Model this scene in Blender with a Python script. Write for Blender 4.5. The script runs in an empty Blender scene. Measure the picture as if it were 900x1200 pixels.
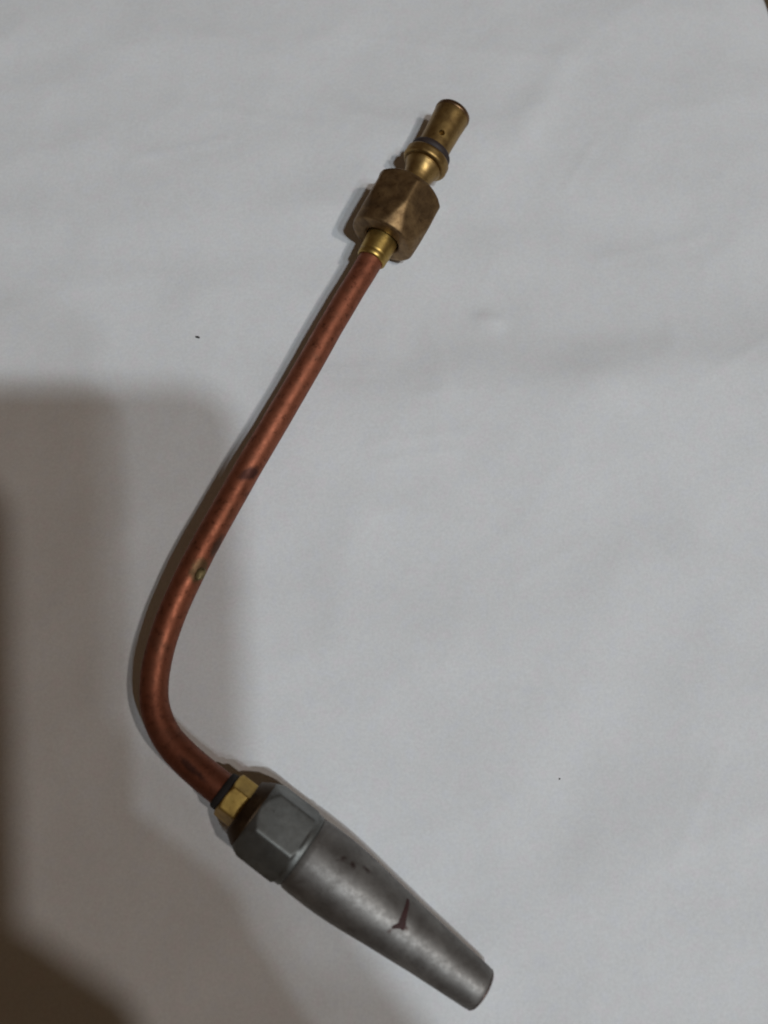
import bpy, bmesh, math, random
from mathutils import Vector, noise
random.seed(7)
MM = 0.001
sc = bpy.context.scene
col = sc.collection

# ------------------------------------------------------------------ camera
cam_d = bpy.data.cameras.new("camera")
cam = bpy.data.objects.new("camera", cam_d)
col.objects.link(cam)
TILT = math.radians(13)
cam.location = (0, -60.287 * MM, 261.131 * MM)
cam.rotation_euler = (TILT, 0, 0)
cam_d.sensor_fit = 'VERTICAL'
cam_d.sensor_height = 4.04
cam_d.lens = 3.5
cam_d.clip_start = 0.005
cam_d.clip_end = 20
cam_d.dof.use_dof = True
cam_d.dof.focus_distance = 0.266
cam_d.dof.aperture_fstop = 0.8
sc.camera = cam

# ------------------------------------------------------------------ room light
w = bpy.data.worlds.new("World")
sc.world = w
w.use_nodes = True
bg = w.node_tree.nodes["Background"]
bg.inputs[0].default_value = (1.0, 0.66, 0.40, 1)
bg.inputs[1].default_value = 0.066

def lamp(loc, watts, radius, colour):
    d = bpy.data.lights.new("ceiling_lamp", 'POINT')
    d.energy = watts
    d.shadow_soft_size = radius
    d.color = colour
    o = bpy.data.objects.new("ceiling_lamp", d)
    o.location = loc
    col.objects.link(o)
LC = (0.875, 0.978, 1.07)
lamp((0.860, -0.714, 2.2), 22, 0.024, LC)
lamp((0.605, -0.699, 2.2), 66, 0.048, LC)
lamp((0.936, -0.919, 2.2), 17, 0.040, LC)
lamp((1.104, -0.50, 2.2), 49, 0.045, (1.0, 0.925, 0.875))

vs = sc.view_settings
vs.view_transform = 'Standard'
vs.look = 'None'
vs.exposure = 0.0
vs.gamma = 1.0
vs.use_curve_mapping = False
sc.cycles.filter_width = 1.9

# ------------------------------------------------------------------ helpers
def link(name, verts, faces, mat, parent=None, origin=(0, 0, 0), smooth=True):
    """verts in mm, world frame; origin = world position (mm) of the parent thing"""
    me = bpy.data.meshes.new(name)
    me.from_pydata([((v[0] - origin[0]) * MM, (v[1] - origin[1]) * MM, (v[2] - origin[2]) * MM) for v in verts], [], faces)
    bm = bmesh.new()
    bm.from_mesh(me)
    bmesh.ops.recalc_face_normals(bm, faces=bm.faces)
    bm.to_mesh(me)
    bm.free()
    for p in me.polygons:
        p.use_smooth = smooth
    me.materials.append(mat)
    o = bpy.data.objects.new(name, me)
    col.objects.link(o)
    if parent:
        o.parent = parent
    return o

def tag(o, label, cat, group=None):
    o["label"] = label
    o["category"] = cat
    if group:
        o["group"] = group

class Axis:
    def __init__(self, a, b):
        self.a = Vector(a)
        self.d = (Vector(b) - self.a).normalized()
        self.e1 = Vector((self.d.y, -self.d.x, 0)).normalized()
        e2 = self.e1.cross(self.d)
        self.e2 = e2 if e2.z > 0 else -e2
    def pt(self, s, r, ph):
        return self.a + self.d * s + (self.e1 * math.sin(ph) + self.e2 * math.cos(ph)) * r

def hexr(R, ph, ph0, p):
    """outline of a hexagon with softly rounded corners, circumradius R, a vertex at ph0"""
    ap = R * math.cos(math.pi / 6)
    t = 0.0
    for k in range(6):
        c = math.cos(ph - ph0 - math.pi / 6 - k * math.pi / 3)
        if c > 0:
            t += (c / ap) ** p
    return t ** (-1.0 / p)

def smin(a, b, k):
    h = max(k - abs(a - b), 0.0) / k
    return min(a, b) - h * h * k * 0.25

def turned(ax, prof, n=96, hexa=None, closed=True, wobble=0.0):
    """prof: list of (s, r, is_hex). hexa=(R, ph0, p)"""
    V, F = [], []
    off = hexa[1] if hexa else 0
    for i, pr in enumerate(prof):
        s, r = pr[0], pr[1]
        ih = len(pr) > 2 and pr[2]
        for j in range(n):
            ph = off + 2 * math.pi * j / n
            rr = r
            if ih:
                rr = smin(r, hexr(hexa[0], ph, hexa[1], hexa[2]), 0.22)
            if wobble:
                rr += wobble * noise.noise(Vector((s * .25, math.sin(ph) * 2, math.cos(ph) * 2)))
            V.append(ax.pt(s, rr, ph))
    m = len(prof)
    for i in range(m - (0 if closed else 1)):
        i2 = (i + 1) % m
        for j in range(n):
            j2 = (j + 1) % n
            F.append((i * n + j, i * n + j2, i2 * n + j2, i2 * n + j))
    return V, F

def dense(pts, step):
    """subdivide a profile polyline (s, r, hex)"""
    out = []
    for a, b in zip(pts, pts[1:]):
        L = math.hypot(b[0] - a[0], b[1] - a[1])
        k = max(1, int(L / step))
        for i in range(k):
            t = i / k
            out.append((a[0] + (b[0] - a[0]) * t, a[1] + (b[1] - a[1]) * t, a[2] and b[2]))
    out.append(pts[-1])
    return out

# ------------------------------------------------------------------ materials
def mat(name):
    m = bpy.data.materials.new(name)
    m.use_nodes = True
    nt = m.node_tree
    return m, nt, nt.nodes["Principled BSDF"]

class NT:
    def __init__(self, nt):
        self.nt = nt
        self.tc = nt.nodes.new("ShaderNodeTexCoord")
    def noise(self, scale, detail=4, rough=0.6, vec=None, dist=0.0):
        n = self.nt.nodes.new("ShaderNodeTexNoise")
        n.inputs["Scale"].default_value = scale
        n.inputs["Detail"].default_value = detail
        n.inputs["Roughness"].default_value = rough
        n.inputs["Distortion"].default_value = dist
        self.nt.links.new(vec or self.tc.outputs["Object"], n.inputs["Vector"])
        return n.outputs["Fac"]
    def ramp(self, fac, stops):
        r = self.nt.nodes.new("ShaderNodeValToRGB")
        e = r.color_ramp.elements
        while len(e) < len(stops):
            e.new(0.5)
        for k, (p, c) in enumerate(stops):
            e[k].position = p
            e[k].color = (*c, 1) if len(c) == 3 else c
        self.nt.links.new(fac, r.inputs["Fac"])
        return r.outputs["Color"]
    def mix(self, fac, a, b, mode='MIX'):
        m = self.nt.nodes.new("ShaderNodeMix")
        m.data_type = 'RGBA'
        m.blend_type = mode
        for sock, v in ((m.inputs[0], fac), (m.inputs[6], a), (m.inputs[7], b)):
            if isinstance(v, (int, float)):
                sock.default_value = v
            elif isinstance(v, tuple):
                sock.default_value = (*v, 1)
            else:
                self.nt.links.new(v, sock)
        return m.outputs[2]
    def maprange(self, v, a, b, c, d):
        m = self.nt.nodes.new("ShaderNodeMapRange")
        m.inputs[1].default_value = a
        m.inputs[2].default_value = b
        m.inputs[3].default_value = c
        m.inputs[4].default_value = d
        self.nt.links.new(v, m.inputs[0])
        return m.outputs[0]
    def spot(self, p, radius, soft, squash=(1, 1, 1), jag=0.0, rotz=0.0):
        """1 inside a spot round p (metres, object space), 0 outside"""
        mp = self.nt.nodes.new("ShaderNodeMapping")
        mp.vector_type = 'TEXTURE'
        mp.inputs["Location"].default_value = p
        mp.inputs["Rotation"].default_value = (0, 0, rotz)
        mp.inputs["Scale"].default_value = squash
        self.nt.links.new(self.tc.outputs["Object"], mp.inputs["Vector"])
        ln = self.nt.nodes.new("ShaderNodeVectorMath")
        ln.operation = 'LENGTH'
        self.nt.links.new(mp.outputs[0], ln.inputs[0])
        val = ln.outputs["Value"]
        if jag:
            nz = self.noise(900, 3)
            ad = self.nt.nodes.new("ShaderNodeMath")
            ad.operation = 'MULTIPLY_ADD'
            self.nt.links.new(nz, ad.inputs[0])
            ad.inputs[1].default_value = jag
            self.nt.links.new(val, ad.inputs[2])
            val = ad.outputs[0]
            radius += jag * 0.5
        return self.maprange(val, radius - soft, radius + soft, 1, 0)
    def bump(self, h, strength, dist, bsdf):
        b = self.nt.nodes.new("ShaderNodeBump")
        b.inputs["Strength"].default_value = strength
        b.inputs["Distance"].default_value = dist
        self.nt.links.new(h, b.inputs["Height"])
        self.nt.links.new(b.outputs[0], bsdf.inputs["Normal"])
    def to(self, out, bsdf, name):
        self.nt.links.new(out, bsdf.inputs[name])

ORG = Vector((-30.0, -89.0, 0.0))          # where the steel hexagon touches the paper
def loc_m(x, y, z):
    return ((x - ORG.x) * MM, (y - ORG.y) * MM, (z - ORG.z) * MM)

def m_paper():
    m, nt, b = mat("newsprint_paper")
    n = NT(nt)
    c = n.ramp(n.noise(55, 5, .6), [(.3, (.735, .735, .735)), (.7, (.765, .765, .765))])
    c2 = n.ramp(n.noise(1100, 3, .7), [(.25, (.87, .865, .865)), (.75, (1, 1, 1))])
    tint = n.ramp(n.noise(260, 2, .5), [(.3, (1.0, .975, .98)), (.5, (.985, .995, .98)), (.7, (.975, .985, 1.0))])
    c = n.mix(1.0, n.mix(1.0, c, c2, 'MULTIPLY'), tint, 'MULTIPLY')
    n.to(c, b, "Base Color")
    b.inputs["Roughness"].default_value = .75
    b.inputs["Specular IOR Level"].default_value = .25
    n.bump(n.noise(900, 5, .75), .4, .00016, b)
    return m

def m_table():
    m, nt, b = mat("brown_table_wood")
    n = NT(nt)
    mp = nt.nodes.new("ShaderNodeMapping")
    mp.inputs["Scale"].default_value = (1, .12, 1)
    mp.inputs["Rotation"].default_value = (0, 0, .5)
    nt.links.new(n.tc.outputs["Object"], mp.inputs["Vector"])
    g = n.noise(320, 6, .65, mp.outputs[0], .4)
    c = n.ramp(g, [(.25, (.055, .036, .018)), (.5, (.085, .058, .028)), (.75, (.12, .082, .04))])
    n.to(c, b, "Base Color")
    b.inputs["Roughness"].default_value = .5
    n.bump(g, .2, .0003, b)
    return m

def m_copper():
    m, nt, b = mat("tarnished_copper")
    n = NT(nt)
    a = n.ramp(n.noise(150, 6, .65), [(.3, (.19, .062, .032)), (.48, (.30, .10, .053)), (.60, (.25, .088, .047)), (.72, (.19, .074, .041))])
    pits = n.ramp(n.noise(480, 5, .75), [(.30, (.42, .36, .32)), (.46, (1, 1, 1))])
    c = n.mix(1.0, a, pits, 'MULTIPLY')
    # dark oxide towards the heated end of the tube
    sep = nt.nodes.new("ShaderNodeSeparateXYZ")
    nt.links.new(n.tc.outputs["Object"], sep.inputs[0])
    heat = n.maprange(sep.outputs["Y"], .060, .008, 0, .62)
    c = n.mix(heat, c, (.10, .031, .017))
    for p, r, sq, rz, colr, f in (
            (loc_m(-38.6, 7.8, 15.3), .0026, (1.25, .6, 1), .5, (.075, .028, .02), .95),
            (loc_m(-47.0, -13.6, 14.4), .0027, (.55, 1.5, 1), -.45, (.09, .045, .028), .9),
            (loc_m(-51.2, -20.5, 15.5), .0030, (1, 1.2, 1), -.4, (.13, .085, .04), .85),
            (loc_m(-51.9, -73.0, 16), .0017, (1.8, .55, 1), -.75, (.05, .018, .012), .85),
            (loc_m(-49.0, -75.2, 16), .0013, (1.8, .5, 1), -.75, (.05, .018, .012), .85)):
        s = n.spot(p, r, .0007, sq, .0016, rz)
        mu = nt.nodes.new("ShaderNodeMath")
        mu.operation = 'MULTIPLY'
        mu.inputs[1].default_value = f
        nt.links.new(s, mu.inputs[0])
        c = n.mix(mu.outputs[0], c, colr)
    n.to(c, b, "Base Color")
    b.inputs["Metallic"].default_value = .8
    n.to(n.maprange(n.noise(330, 5, .7), .3, .7, .42, .64), b, "Roughness")
    n.bump(n.noise(700, 4, .7), .16, .0003, b)
    return m

def m_brass(name, cols, rough, scale=220, metal=.95, bump=.1):
    m, nt, b = mat(name)
    n = NT(nt)
    c = n.ramp(n.noise(scale, 6, .65, dist=.4), [(.3, cols[0]), (.52, cols[1]), (.72, cols[2])])
    d = n.ramp(n.noise(scale * 4, 4, .7), [(.3, (.7, .66, .6)), (.45, (1, 1, 1))])
    c = n.mix(1.0, c, d, 'MULTIPLY')
    n.to(c, b, "Base Color")
    b.inputs["Metallic"].default_value = metal
    n.to(n.maprange(n.noise(scale * 1.7, 4), .3, .7, rough[0], rough[1]), b, "Roughness")
    n.bump(n.noise(scale * 3, 5, .7), bump, .0003, b)
    return m

def m_steel(name, cols, rough, marks=False):
    m, nt, b = mat(name)
    n = NT(nt)
    c = n.ramp(n.noise(130, 6, .65, dist=.3), [(.3, cols[0]), (.5, cols[1]), (.7, cols[2])])
    d = n.ramp(n.noise(900, 4, .75), [(.27, (.5, .45, .42)), (.40, (1, 1, 1))])
    c = n.mix(1.0, c, d, 'MULTIPLY')
    if marks:
        for p, r, sq, rz in marks:
            s = n.spot(p, r, .0005, sq, .0012, rz)
            c = n.mix(s, c, (.07, .045, .04))
    n.to(c, b, "Base Color")
    b.inputs["Metallic"].default_value = .9
    n.to(n.maprange(n.noise(700, 5, .7), .3, .7, rough[0], rough[1]), b, "Roughness")
    n.bump(n.noise(1900, 3, .6), .08, .0001, b)
    return m

def m_plain(name, colr, rough, metal=0.0):
    m, nt, b = mat(name)
    n = NT(nt)
    c = n.ramp(n.noise(500, 4), [(.3, tuple(x * .75 for x in colr)), (.7, colr)])
    n.to(c, b, "Base Color")
    b.inputs["Roughness"].default_value = rough
    b.inputs["Metallic"].default_value = metal
    return m

# ------------------------------------------------------------------ setting: table top
TZ = -5.0
def table_top():
    V, F = [], []
    X0, X1, Y0, Y1 = -420, 460, -400, 480
    for z in (TZ, TZ - 22):
        V += [(X0, Y0, z), (X1, Y0, z), (X1, Y1, z), (X0, Y1, z)]
    F = [(0, 1, 2, 3), (4, 5, 6, 7), (0, 1, 5, 4), (1, 2, 6, 5), (2, 3, 7, 6), (3, 0, 4, 7)]
    o = link("table_top", V, F, m_table(), smooth=False)
    bv = o.modifiers.new("bevel", 'BEVEL')
    bv.width = .002
    bv.segments = 2
    o["kind"] = "structure"
table_top()

# ------------------------------------------------------------------ the sheet of paper
CA, CB, CC, CD = Vector((-190, -215)), Vector((205.4, -215)), Vector((127.2, 232)), Vector((-190, 240))
def seg_d(p, a, b):
    t = max(0, min(1, (p - a).dot(b - a) / (b - a).length_squared))
    return (p - (a + (b - a) * t)).length
CREASES = [((-20, 24), (150, 40), 22, 1.3), ((-110, 100), (30, 128), 20, .6), ((-5, 20), (26, 25), 1.3, .12), ((14, 60), (19, 49), 1.2, .10), ((30, 64), (37, 62), 1.3, .13), ((-24, 44), (-4, 46), 1.4, .085),
    ((-6, -2), (14, 6), 1.3, .07), ((96, 40), (128, 60), 1.4, .085), ((60, 110), (70, 126), 1.3, .085), ((-84, 120), (-52, 128), 1.4, .085),  # a, b, half width, height
    ((-25, 38), (66, 41), 9, .28), ((66, 41), (150, 53), 11, .5),
    ((-2, 15), (22, 19), 1.6, .12), ((12, 52), (20, 40), 2.2, .10),
    ((33, 63), (35, 62), 3.0, .32), ((-60, 140), (-20, 133), 1.5, .08), ((70, 84), (104, 92), 1.4, .08), ((40, -20), (62, -8), 1.4, .07), ((80, -100), (96, -70), 1.5, .07), ((10, 36), (30, 39), 1.3, .08), ((-8, 0), (-14, -38), 8, .35),
    ((52, -82), (88, -32), 13, -.6), ((-40, 78), (-60, 70), 8, .3), ((-92, 92), (20, 108), 10, .25),
    ((20, 104), (95, 94), 11, -.3), ((45, 128), (62, 160), 6, .3)]
REST = [(-30, -89, 16), (22, -128, 12), (5, 93, 16)]
def paper_z(x, y, edge):
    p = Vector((x, y))
    z = 1.3 * noise.noise(Vector((x * .013 + 3, y * .018, .3))) - 1.7 * abs(noise.noise(Vector((x * .011 + y * .006 + 7, y * .024 - x * .004, 4.1)))) \
        - .9 * abs(noise.noise(Vector((x * .024 - y * .016 + 1, y * .03 + x * .02, 8.1)))) + .7 * noise.noise(Vector((x * .035, y * .05, 2.3))) \
        + .085 * noise.noise(Vector((x * .14, y * .16, 5.3)))
    for a, b, hw, h in CREASES:
        d = seg_d(p, Vector(a), Vector(b)) / hw
        if d < 3:
            z += 2.6 * h * math.exp(-d * d)
    k = 1.0
    for (rx, ry, rr) in REST:
        k *= 1 - math.exp(-((x - rx) ** 2 + (y - ry) ** 2) / rr ** 2)
    z = (z - .1) * k
    # the free margin sags to the table
    if edge < 16:
        t = 1 - edge / 16
        z += (TZ + .6) * t * t
    return z
def paper_sheet():
    NX, NY = 300, 340
    V, F = [], []
    for j in range(NY + 1):
        for i in range(NX + 1):
            u, v = i / NX, j / NY
            u = u - .06 * math.sin(2 * math.pi * u) * 1
            v = v - .05 * math.sin(2 * math.pi * v) * 1
            p = CA * (1 - u) * (1 - v) + CB * u * (1 - v) + CC * u * v + CD * (1 - u) * v
            e = min(seg_d(p, CA, CB), seg_d(p, CB, CC), seg_d(p, CC, CD), seg_d(p, CD, CA))
            V.append((p.x, p.y, paper_z(p.x, p.y, e)))
    for j in range(NY):
        for i in range(NX):
            a = j * (NX + 1) + i
            F.append((a, a + 1, a + NX + 2, a + NX + 1))
    o = link("paper_sheet", V, F, m_paper())
    sd = o.modifiers.new("thickness", 'SOLIDIFY')
    sd.thickness = .00012
    sd.offset = -1
    tag(o, "large sheet of plain white paper, faintly creased, under the welding torch tip", "paper")
paper_sheet()

# ------------------------------------------------------------------ the torch
root = bpy.data.objects.new("welding_torch_tip", None)
root.location = ORG * MM
root.empty_display_size = .01
col.objects.link(root)
tag(root, "bent copper welding torch tip with brass union nut and grey steel nozzle on white paper", "torch tip")

M_COPPER = m_copper()
M_NUT = m_brass("dull_brown_brass", [(.13, .078, .038), (.23, .145, .068), (.33, .215, .10)], (.42, .58))
M_BRASS = m_brass("worn_brass", [(.22, .135, .05), (.32, .205, .075), (.40, .265, .095)], (.38, .52))
M_BRIGHT = m_brass("bright_brass", [(.30, .195, .058), (.43, .285, .08), (.50, .345, .10)], (.34, .48))
M_COLLAR = m_brass("burnt_brass", [(.045, .03, .02), (.075, .05, .03), (.12, .08, .045)], (.45, .6))
M_DARK = m_plain("black_soot", (.010, .007, .006), .85)
M_RUBBER = m_plain("black_rubber", (.028, .017, .015), .65)

UP = Axis((-4.0908, 77.2728, 11.4), (22.5754, 129.8846, 11.4))
NZ = Axis((-42.8922, -79.7473, 12.0), (25.6117, -130.2391, 6.2))

# copper tube
def tube():
    inside = UP.pt(9, 0, 0)
    P = [tuple(inside), tuple(UP.pt(0, 0, 0)), (-10.7, 65.3, 11.6), (-25.7, 36.4, 11.9), (-43.75, 2.3, 12), (-54.75, -20.2, 12),
         (-60.0, -33.5, 12), (-62.5, -43, 12), (-63.45, -51.1, 12), (-62.9, -57.2, 12), (-61.2, -62, 12), (-58.6, -66.3, 12), (-55.0, -70.1, 12),
         (-48.6, -75.5, 12), tuple(NZ.pt(0, 0, 0)), tuple(NZ.pt(6, 0, 0))]
    P = [Vector(p) for p in P]
    R = [3.85, 3.85, 3.85, 3.88, 3.95, 4.0, 4.0, 3.95, 3.95, 4.0, 4.05, 4.15, 4.3, 4.5, 4.55, 4.5]
    pts = []
    for i in range(1, len(P) - 2):
        a, b, c, d = P[i - 1], P[i], P[i + 1], P[i + 2]
        k = max(3, int((c - b).length / 1.4))
        # centripetal-like tangents
        l1, l2, l3 = (b - a).length, (c - b).length, (d - c).length
        t1 = ((c - b) / l2 * l1 + (b - a) / l1 * l2) / (l1 + l2)
        t2 = ((d - c) / l3 * l2 + (c - b) / l2 * l3) / (l2 + l3)
        for q in range(k):
            t = q / k
            h00, h10, h01, h11 = 2*t**3 - 3*t**2 + 1, t**3 - 2*t**2 + t, -2*t**3 + 3*t**2, t**3 - t**2
            p = b * h00 + t1 * l2 * h10 + c * h01 + t2 * l2 * h11
            pts.append((p, R[i] + (R[i + 1] - R[i]) * t))
    pts.insert(0, (P[0], R[0]))
    pts.append((P[-2], R[-2]))
    pts.append((P[-1], R[-1]))
    V, F = [], []
    n = 48
    for i, (p, r) in enumerate(pts):
        q0 = pts[max(0, i - 1)][0]
        q1 = pts[min(len(pts) - 1, i + 1)][0]
        d = (q1 - q0).normalized()
        e1 = Vector((d.y, -d.x, 0)).normalized()
        e2 = e1.cross(d)
        if e2.z < 0:
            e2 = -e2
        for j in range(n):
            ph = 2 * math.pi * j / n
            rr = r + .085 * noise.noise(Vector((p.x * .12, p.y * .12, math.sin(ph))))
            V.append(p + e1 * math.sin(ph) * rr + e2 * math.cos(ph) * rr)
    for i in range(len(pts) - 1):
        for j in range(n):
            j2 = (j + 1) % n
            F.append((i * n + j, i * n + j2, (i + 1) * n + j2, (i + 1) * n + j))
    F.append(tuple(range(n)))
    F.append(tuple((len(pts) - 1) * n + j for j in range(n)))
    return link("copper_tube", V, F, M_COPPER, root, ORG)
copper = tube()

def solder_blob():
    bm = bmesh.new()
    bmesh.ops.create_icosphere(bm, subdivisions=3, radius=1)
    c = Vector((-52.3, -20.9, 15.45))
    V = []
    for v in bm.verts:
        p = v.co.copy()
        k = 1 + .22 * noise.noise(p * 1.6 + Vector((2, 5, 1)))
        # long axis along the tube, domed over its top right flank
        q = Vector((p.x * 1.35, p.y * 1.9, p.z * .62)) * k
        a = math.radians(-28)
        q = Vector((q.x * math.cos(a) - q.y * math.sin(a), q.x * math.sin(a) + q.y * math.cos(a), q.z))
        q.z -= .42 * max(0, q.x)
        V.append(c + Vector((.9, -.4, -.1)) + q)
    F = [tuple(v.index for v in f.verts) for f in bm.faces]
    bm.free()
    m = m_brass("greenish_solder", [(.11, .085, .04), (.24, .19, .085), (.17, .12, .05)], (.4, .6), 500, .6, .4)
    o = link("solder_blob", V, F, m, copper, ORG)
    o["label"] = "greenish tarnished drop of braze on the copper tube"
solder_blob()

# ferrule on the tube
V, F = turned(UP, dense([(0, 3.7, 0), (-.05, 4.35, 0), (.25, 4.62, 0), (.9, 4.7, 0), (1.6, 4.72, 0), (1.9, 4.62, 0), (2.2, 4.78, 0), (6.5, 5.0, 0),
                         (13, 5.0, 0), (13, 3.7, 0)], .4), 72)
link("ferrule", V, F, M_BRIGHT, root, ORG)

# hexagonal union nut
nut = [(14.5, 5.45, 0), (8.2, 5.45, 0), (7.75, 5.75, 0), (7.65, 6.2, 0), (7.6, 9.2, 0), (7.75, 10.0, 0), (8.2, 10.45, 1), (9.5, 10.75, 1), (12.5, 11.2, 1), (16.5, 11.8, 1), (19, 12.3, 1),
       (20, 12.6, 1), (23.4, 12.6, 1), (24.6, 11.95, 1), (26.2, 10.7, 1), (27.1, 9.7, 0), (27.4, 8.9, 0), (27.45, 6.0, 0), (27.0, 5.6, 0), (14.5, 5.45, 0)]
V, F = turned(UP, dense(nut, .35)[:-1], 192, (12.1, math.radians(18), 24), wobble=.08)
link("union_nut", V, F, M_NUT, root, ORG)

# mixer body: neck, bell and flange, then the injector barrel with its port
mixer = [(13, 1.2, 0), (13, 4.55, 0), (31.5, 4.55, 0), (33.0, 4.75, 0), (34.6, 5.25, 0), (35.8, 5.85, 0), (36.2, 6.0, 0), (36.5, 5.7, 0), (36.8, 5.75, 0), (36.9, 6.8, 0), (37.15, 7.2, 0),
         (37.6, 7.4, 0), (39.6, 7.4, 0), (40.0, 7.2, 0), (40.15, 6.6, 0), (40.2, 5.7, 0), (42.9, 5.7, 0), (43.0, 5.3, 0), (46, 5.3, 0), (52, 5.5, 0), (56.2, 5.78, 0),
         (57.6, 5.8, 0), (58.3, 5.65, 0), (58.7, 5.3, 0), (58.8, 4.7, 0), (58.8, 2.4, 0), (55, 1.3, 0), (13, 1.2, 0)]
V, F = turned(UP, dense(mixer, .5)[:-1], 96)
mixer_o = link("mixer_body", V, F, M_BRASS, root, ORG)
bm = bmesh.new()
bmesh.ops.create_cone(bm, cap_ends=True, segments=32, radius1=.95, radius2=.95, depth=8)
ph = math.radians(14)
c0 = UP.pt(46.8, 6.5, ph)
rot = (UP.e1 * math.sin(ph) + UP.e2 * math.cos(ph)).to_track_quat('Z', 'Y')
CV = [c0 + rot @ v.co for v in bm.verts]
CF = [tuple(v.index for v in f.verts) for f in bm.faces]
bm.free()
cut = link("port_cutter", CV, CF, M_DARK, root, ORG, smooth=False)
bo = mixer_o.modifiers.new("port", 'BOOLEAN')
bo.object = cut
bo.operation = 'DIFFERENCE'
bo.solver = 'EXACT'
bpy.context.view_layer.update()
dg = bpy.context.evaluated_depsgraph_get()
me2 = bpy.data.meshes.new_from_object(mixer_o.evaluated_get(dg))
mixer_o.modifiers.clear()
mixer_o.data = me2
bpy.data.objects.remove(cut)
me2.set_sharp_from_angle(angle=math.radians(50))

# burnt rim at the far end of the injector
V, F = turned(UP, dense([(57.0, 5.74, 0), (57.05, 5.9, 0), (57.6, 5.95, 0), (58.4, 5.8, 0), (58.85, 5.4, 0), (58.95, 4.7, 0), (58.95, 2.9, 0), (58.6, 2.85, 0), (58.5, 5.0, 0)], .3), 96)
link("end_rim", V, F, m_brass("browned_brass", [(.15, .088, .048), (.21, .125, .065), (.26, .16, .08)], (.35, .5)), root, ORG)

# o-ring in its groove
ring = [(41.55 + 1.4 * math.cos(a), 5.65 + 1.1 * math.sin(a), 0) for a in [2 * math.pi * i / 20 for i in range(20)]]
V, F = turned(UP, ring, 80)
link("o_ring", V, F, M_RUBBER, root, ORG)

# ---------- nozzle end
# sooty seal, brass hexagon, burnt collar, steel hexagon, tapered barrel
sl = [(-1.0, 4.3, 0), (-1.05, 4.8, 0), (-.7, 5.15, 0), (0, 5.3, 0), (.7, 5.3, 0), (.95, 5.1, 0), (1.0, 4.3, 0)]
V, F = turned(NZ, sl, 64)
link("seal_ring", V, F, M_DARK, root, ORG)

bh = [(1.0, 4.2, 0), (.95, 5.2, 1), (1.2, 5.9, 1), (1.6, 6.5, 1), (3, 6.9, 1), (7.0, 6.9, 1), (7.8, 6.4, 1), (8.0, 5.9, 1), (8.1, 5.3, 0), (14, 5.2, 0), (14, 4.2, 0)]
V, F = turned(NZ, dense(bh, .35), 144, (6.5, math.radians(-30.5), 70))
link("brass_hexagon", V, F, M_BRIGHT, root, ORG)

cl = [(14, 6.3, 0), (8.4, 6.5, 0), (7.3, 6.7, 0), (6.7, 7.0, 0), (6.6, 7.4, 0), (6.9, 7.8, 0), (8.6, 8.9, 0), (10.0, 9.72, 0), (10.3, 9.5, 0), (14, 8.2, 0)]
V, F = turned(NZ, dense(cl, .5), 96)
link("collar", V, F, M_COLLAR, root, ORG)

STEELC = [(.14, .128, .117), (.20, .189, .175), (.265, .252, .233)]
hx = [(14, 6.5, 0), (10.2, 7.2, 0), (9.9, 8.4, 0), (9.9, 9.2, 0), (10.1, 9.62, 0), (10.5, 9.85, 1), (12.2, 10.85, 1), (13.2, 11.7, 1), (22.4, 12.2, 1), (23.3, 11.6, 1), (24.3, 10.6, 1), (24.7, 10.3, 1), (25.2, 10.25, 0), (26.1, 10.15, 0), (26.2, 9, 0), (26.2, 6.5, 0)]
V, F = turned(NZ, dense(hx, .35), 192, (11.3, math.radians(5), 60), wobble=.05)
link("steel_hexagon", V, F, m_steel("grey_steel", [(.12, .122, .115), (.165, .168, .158), (.21, .213, .20)], (.48, .62)), root, ORG)

bl = [(26, 6, 0), (26.0, 9.7, 0), (26.5, 9.85, 0), (27.4, 10.2, 0), (30, 10.3, 0), (34, 10.3, 0), (37.5, 10.25, 0), (42, 9.95, 0), (47, 9.45, 0), (52.6, 8.8, 0), (60, 8.05, 0), (66.6, 7.35, 0),
      (74, 6.75, 0), (81, 6.2, 0), (83.6, 6.0, 0), (84.6, 5.8, 0), (85.2, 5.3, 0), (85.35, 4.7, 0), (85.2, 4.0, 0), (82, 3.6, 0), (40, 3.4, 0)]
V, F = turned(NZ, dense(bl, .8), 96, wobble=.015)
def nzp(s, r, deg):
    p = NZ.pt(s, r, math.radians(deg))
    return loc_m(p.x, p.y, p.z)
marks = [(nzp(35.2, 10.3, -37), .0006, (1.6, .8, 1), .4), (nzp(38.2, 10.2, -38), .0007, (.8, 1.2, 1), .2), (nzp(42, 9.9, -48), .0005, (2.2, .7, 1), -.6), (nzp(58.2, 8.3, -14), .0005, (1.6, .9, 1), -.5), (nzp(55.2, 8.6, 6), .0004, (1.2, .8, 1), .3)]
nozzle = link("nozzle_barrel", V, F, m_steel("dull_chromed_steel", STEELC, (.50, .66), marks), root, ORG)
V, F = turned(NZ, dense([(84.75, 5.74, 0), (84.8, 5.86, 0), (85.25, 5.45, 0), (85.5, 4.75, 0), (85.3, 3.95, 0), (84.9, 4.2, 0)], .3), 80)
rim = link("nozzle_lip", V, F, m_steel("browned_steel", [(.12, .075, .06), (.17, .115, .095), (.2, .15, .13)], (.4, .5)), nozzle, ORG)

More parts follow.
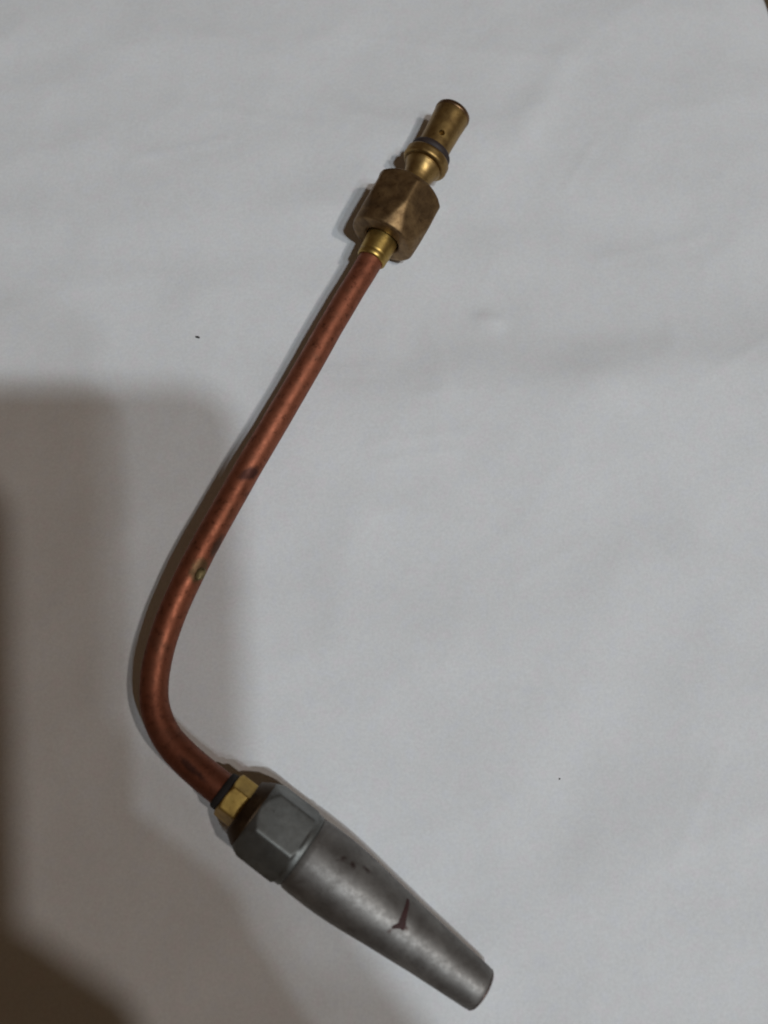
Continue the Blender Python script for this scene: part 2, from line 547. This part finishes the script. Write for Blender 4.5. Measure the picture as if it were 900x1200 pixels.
# dried red paint mark on the barrel: a stroke with a foot
def paint_mark():
    path = [(55.5, -62, .45), (55.8, -52, .60), (56.1, -38, .70), (56.4, -28, .85), (56.8, -19, 1.1), (57.1, -12, 1.15), (57.3, -7, .75)]
    foot = [(57.1, -14, .8), (56.3, -9, .75), (55.6, -4, .55), (55.2, -1, .3)]
    V, F = [], []
    def rr(s):
        ks = [(52.6, 8.8), (60, 8.05)]
        return ks[0][1] + (s - ks[0][0]) / (ks[1][0] - ks[0][0]) * (ks[1][1] - ks[0][1])
    for stroke in (path, foot):
        st = []
        for a, b in zip(stroke, stroke[1:]):
            for q in range(4):
                t = q / 4
                st.append(tuple(a[k] + (b[k] - a[k]) * t for k in range(3)))
        st.append(stroke[-1])
        base = len(V)
        for i, (s, deg, hw) in enumerate(st):
            hw *= 1 + .25 * noise.noise(Vector((i * .7, hw, 3)))
            for k in range(5):
                o = (k - 2) / 2
                if stroke is path:
                    ds, dd = o * hw, 0
                else:
                    ds, dd = o * hw * .5, math.degrees(o * hw * .8 / 8.4)
                lift = .10 * (1 - o * o) + .02 if 0 < i < len(st) - 1 else -.03
                if abs(o) == 1:
                    lift = -.06
                V.append(NZ.pt(s + ds, rr(s + ds) + .05 + lift, math.radians(deg + dd)))
        for i in range(len(st) - 1):
            for k in range(4):
                a = base + i * 5 + k
                F.append((a, a + 1, a + 6, a + 5))
    o = link("paint_mark", V, F, m_plain("dried_dark_red_paint", (.045, .013, .011), .75), nozzle, ORG)
    o["label"] = "dried dark red paint mark shaped like a stroke with a foot"
paint_mark()

# ------------------------------------------------------------------ crumbs on the paper
def crumb(x, y, size, label, ang, seed):
    bm = bmesh.new()
    bmesh.ops.create_icosphere(bm, subdivisions=2, radius=1)
    o3 = Vector((seed, seed * 2.1, .4))
    V = []
    for v in bm.verts:
        p = v.co * (1 + .45 * noise.noise(v.co * 1.3 + o3))
        q = Vector((p.x * size[0], p.y * size[1], p.z * size[2]))
        V.append((q.x * math.cos(ang) - q.y * math.sin(ang) + x, q.x * math.sin(ang) + q.y * math.cos(ang) + y, q.z + size[2] * .6 + paper_z(x, y, 99)))
    F = [tuple(v.index for v in f.verts) for f in bm.faces]
    bm.free()
    o = link("crumb", V, F, m_plain("dark_grit", (.035, .03, .028), .7), None, (x, y, 0))
    o.location = (x * MM, y * MM, 0)
    tag(o, label, "crumb", "dark crumbs on the paper")
crumb(-58.9, 56.6, (.75, .36, .25), "larger dark crumb on the paper left of the copper tube", -.3, 1.0)
crumb(49.9, -77.5, (.28, .24, .18), "tiny dark crumb alone on the paper right of the steel nozzle", .4, 4.0)

# ------------------------------------------------------------------ the telephone taking the photograph (throws the soft shadows at the left)
def phone():
    Wd, Hh, T = 80, 141, 9
    cx, top = -7.0, 11.5
    C = Vector((0, -60.287, 261.131))
    ux = Vector((1, 0, 0))
    uy = Vector((0, math.cos(TILT), math.sin(TILT)))
    uz = Vector((0, -math.sin(TILT), math.cos(TILT)))
    out = []
    r = 13
    for (qx, qy, a0) in ((Wd / 2 - r, top - r, 0), (-Wd / 2 + r, top - r, 90), (-Wd / 2 + r, top - Hh + r, 180), (Wd / 2 - r, top - Hh + r, 270)):
        for i in range(9):
            a = math.radians(a0 + i * 90 / 8)
            out.append((qx + r * math.cos(a) + cx, qy + r * math.sin(a)))
    n = len(out)
    V, F = [], []
    for (dz, sh) in ((3.0, .985), (4, 1), (3 + T - 1, 1), (3 + T, .985)):
        for (x, y) in out:
            V.append(C + ux * x * sh + uy * (y * sh) + uz * dz)
    for k in range(3):
        for j in range(n):
            j2 = (j + 1) % n
            F.append((k * n + j, k * n + j2, (k + 1) * n + j2, (k + 1) * n + j))
    F.append(tuple(range(n)))
    F.append(tuple(3 * n + j for j in range(n)))
    base = (0, -100, 255)
    o = link("phone", V, F, m_plain("black_plastic", (.03, .03, .032), .5), None, base, smooth=False)
    o.location = Vector(base) * MM
    tag(o, "black phone above the paper, seen only by the soft shadow on its left", "phone")
phone()

# ------------------------------------------------------------------ the hands holding it
def person():
    C = Vector((0, -60.287, 261.131))
    uy = Vector((0, math.cos(TILT), math.sin(TILT)))
    uz = Vector((0, -math.sin(TILT), math.cos(TILT)))
    base = Vector((20, -250, 240))
    def L(x, y, z):
        return (C + Vector((1, 0, 0)) * x + uy * y + uz * z - base) * MM
    V, E, Rad, roots = [], [], [], []
    def add(p, r, parent=None):
        V.append(L(*p))
        Rad.append(r * MM)
        if parent is not None:
            E.append((parent, len(V) - 1))
        return len(V) - 1
    def chain(par, pts):
        for p, r in pts:
            par = add(p, r, par)
        return par
    def hand(ox, oy, ang, mirror, arm):
        ca, sa = math.cos(ang), math.sin(ang)
        def q(x, y, z):                     # hand frame: y along the fingers, x towards the thumb side
            x *= mirror
            return (ox + x * ca - y * sa, oy + x * sa + y * ca, z)
        wr = add(q(0, -48, 10), 23)
        roots.append(wr)
        pm = add(q(0, -18, 4), 20, wr)
        kn = add(q(0, 8, 0), 17, pm)
        for k, (fx, ln) in enumerate(((9, 60), (0, 70), (-10, 65), (-19, 50))):
            chain(kn, [(q(fx, 22, -3), 9), (q(fx * 1.05, 22 + ln * .45, -7), 8.5), (q(fx * 1.05, 22 + ln * .75, -8), 8), (q(fx, 22 + ln, -7), 6.5)])
        chain(pm, [(q(14, -8, 14), 11), (q(15, 14, 20), 10), (q(9, 34, 21), 8), (q(5, 45, 20), 6.5)])
        a = wr
        for p, r in arm:
            a = add(p, r, a)
    hand(33, -124, math.radians(52), 1, [((78, -190, 14), 32), ((98, -280, 30), 38), ((124, -372, 60), 40)])
    hand(-4, -112, math.radians(4), -1, [((-6, -196, 26), 36), ((-12, -290, 40), 44), ((-34, -370, 66), 44)])
    me = bpy.data.meshes.new("person")
    me.from_pydata(V, E, [])
    o = bpy.data.objects.new("person", me)
    col.objects.link(o)
    o.location = base * MM
    sk = o.modifiers.new("skin", 'SKIN')
    sk.use_smooth_shade = True
    lay = me.skin_vertices[0].data
    for i, r in enumerate(Rad):
        lay[i].radius = (r, r)
    for r in roots:
        lay[r].use_root = True
    sb = o.modifiers.new("subsurf", 'SUBSURF')
    sb.levels = sb.render_levels = 1
    me.materials.append(m_plain("skin", (.30, .17, .11), .5))
    tag(o, "two hands in dark sleeves holding the phone, throwing the shadow along the near edge", "person")
    sm = m_plain("dark_knit_sleeve", (.05, .04, .04), .85)
    for a, b in (((74, -172, 15), (128, -386, 64)), ((0, -128, 26), (-26, -384, 70))):
        pa, pb = [L(*p) / MM + base for p in (a, b)]
        g = 10 if a[0] < 40 else 0
        ax = Axis(pa, pb)
        n = (pb - pa).length
        V2, F2 = turned(ax, dense([(0, 36 + g, 0), (0, 39 + g, 0), (4, 40 + g, 0), (10, 41 + g, 0), (n * .5, 47 + g, 0), (n, 50 + g, 0), (n, 47 + g, 0), (n * .5, 44 + g, 0)], 6), 40, wobble=2.0)
        link("sleeve", V2, F2, sm, o, base)
person()
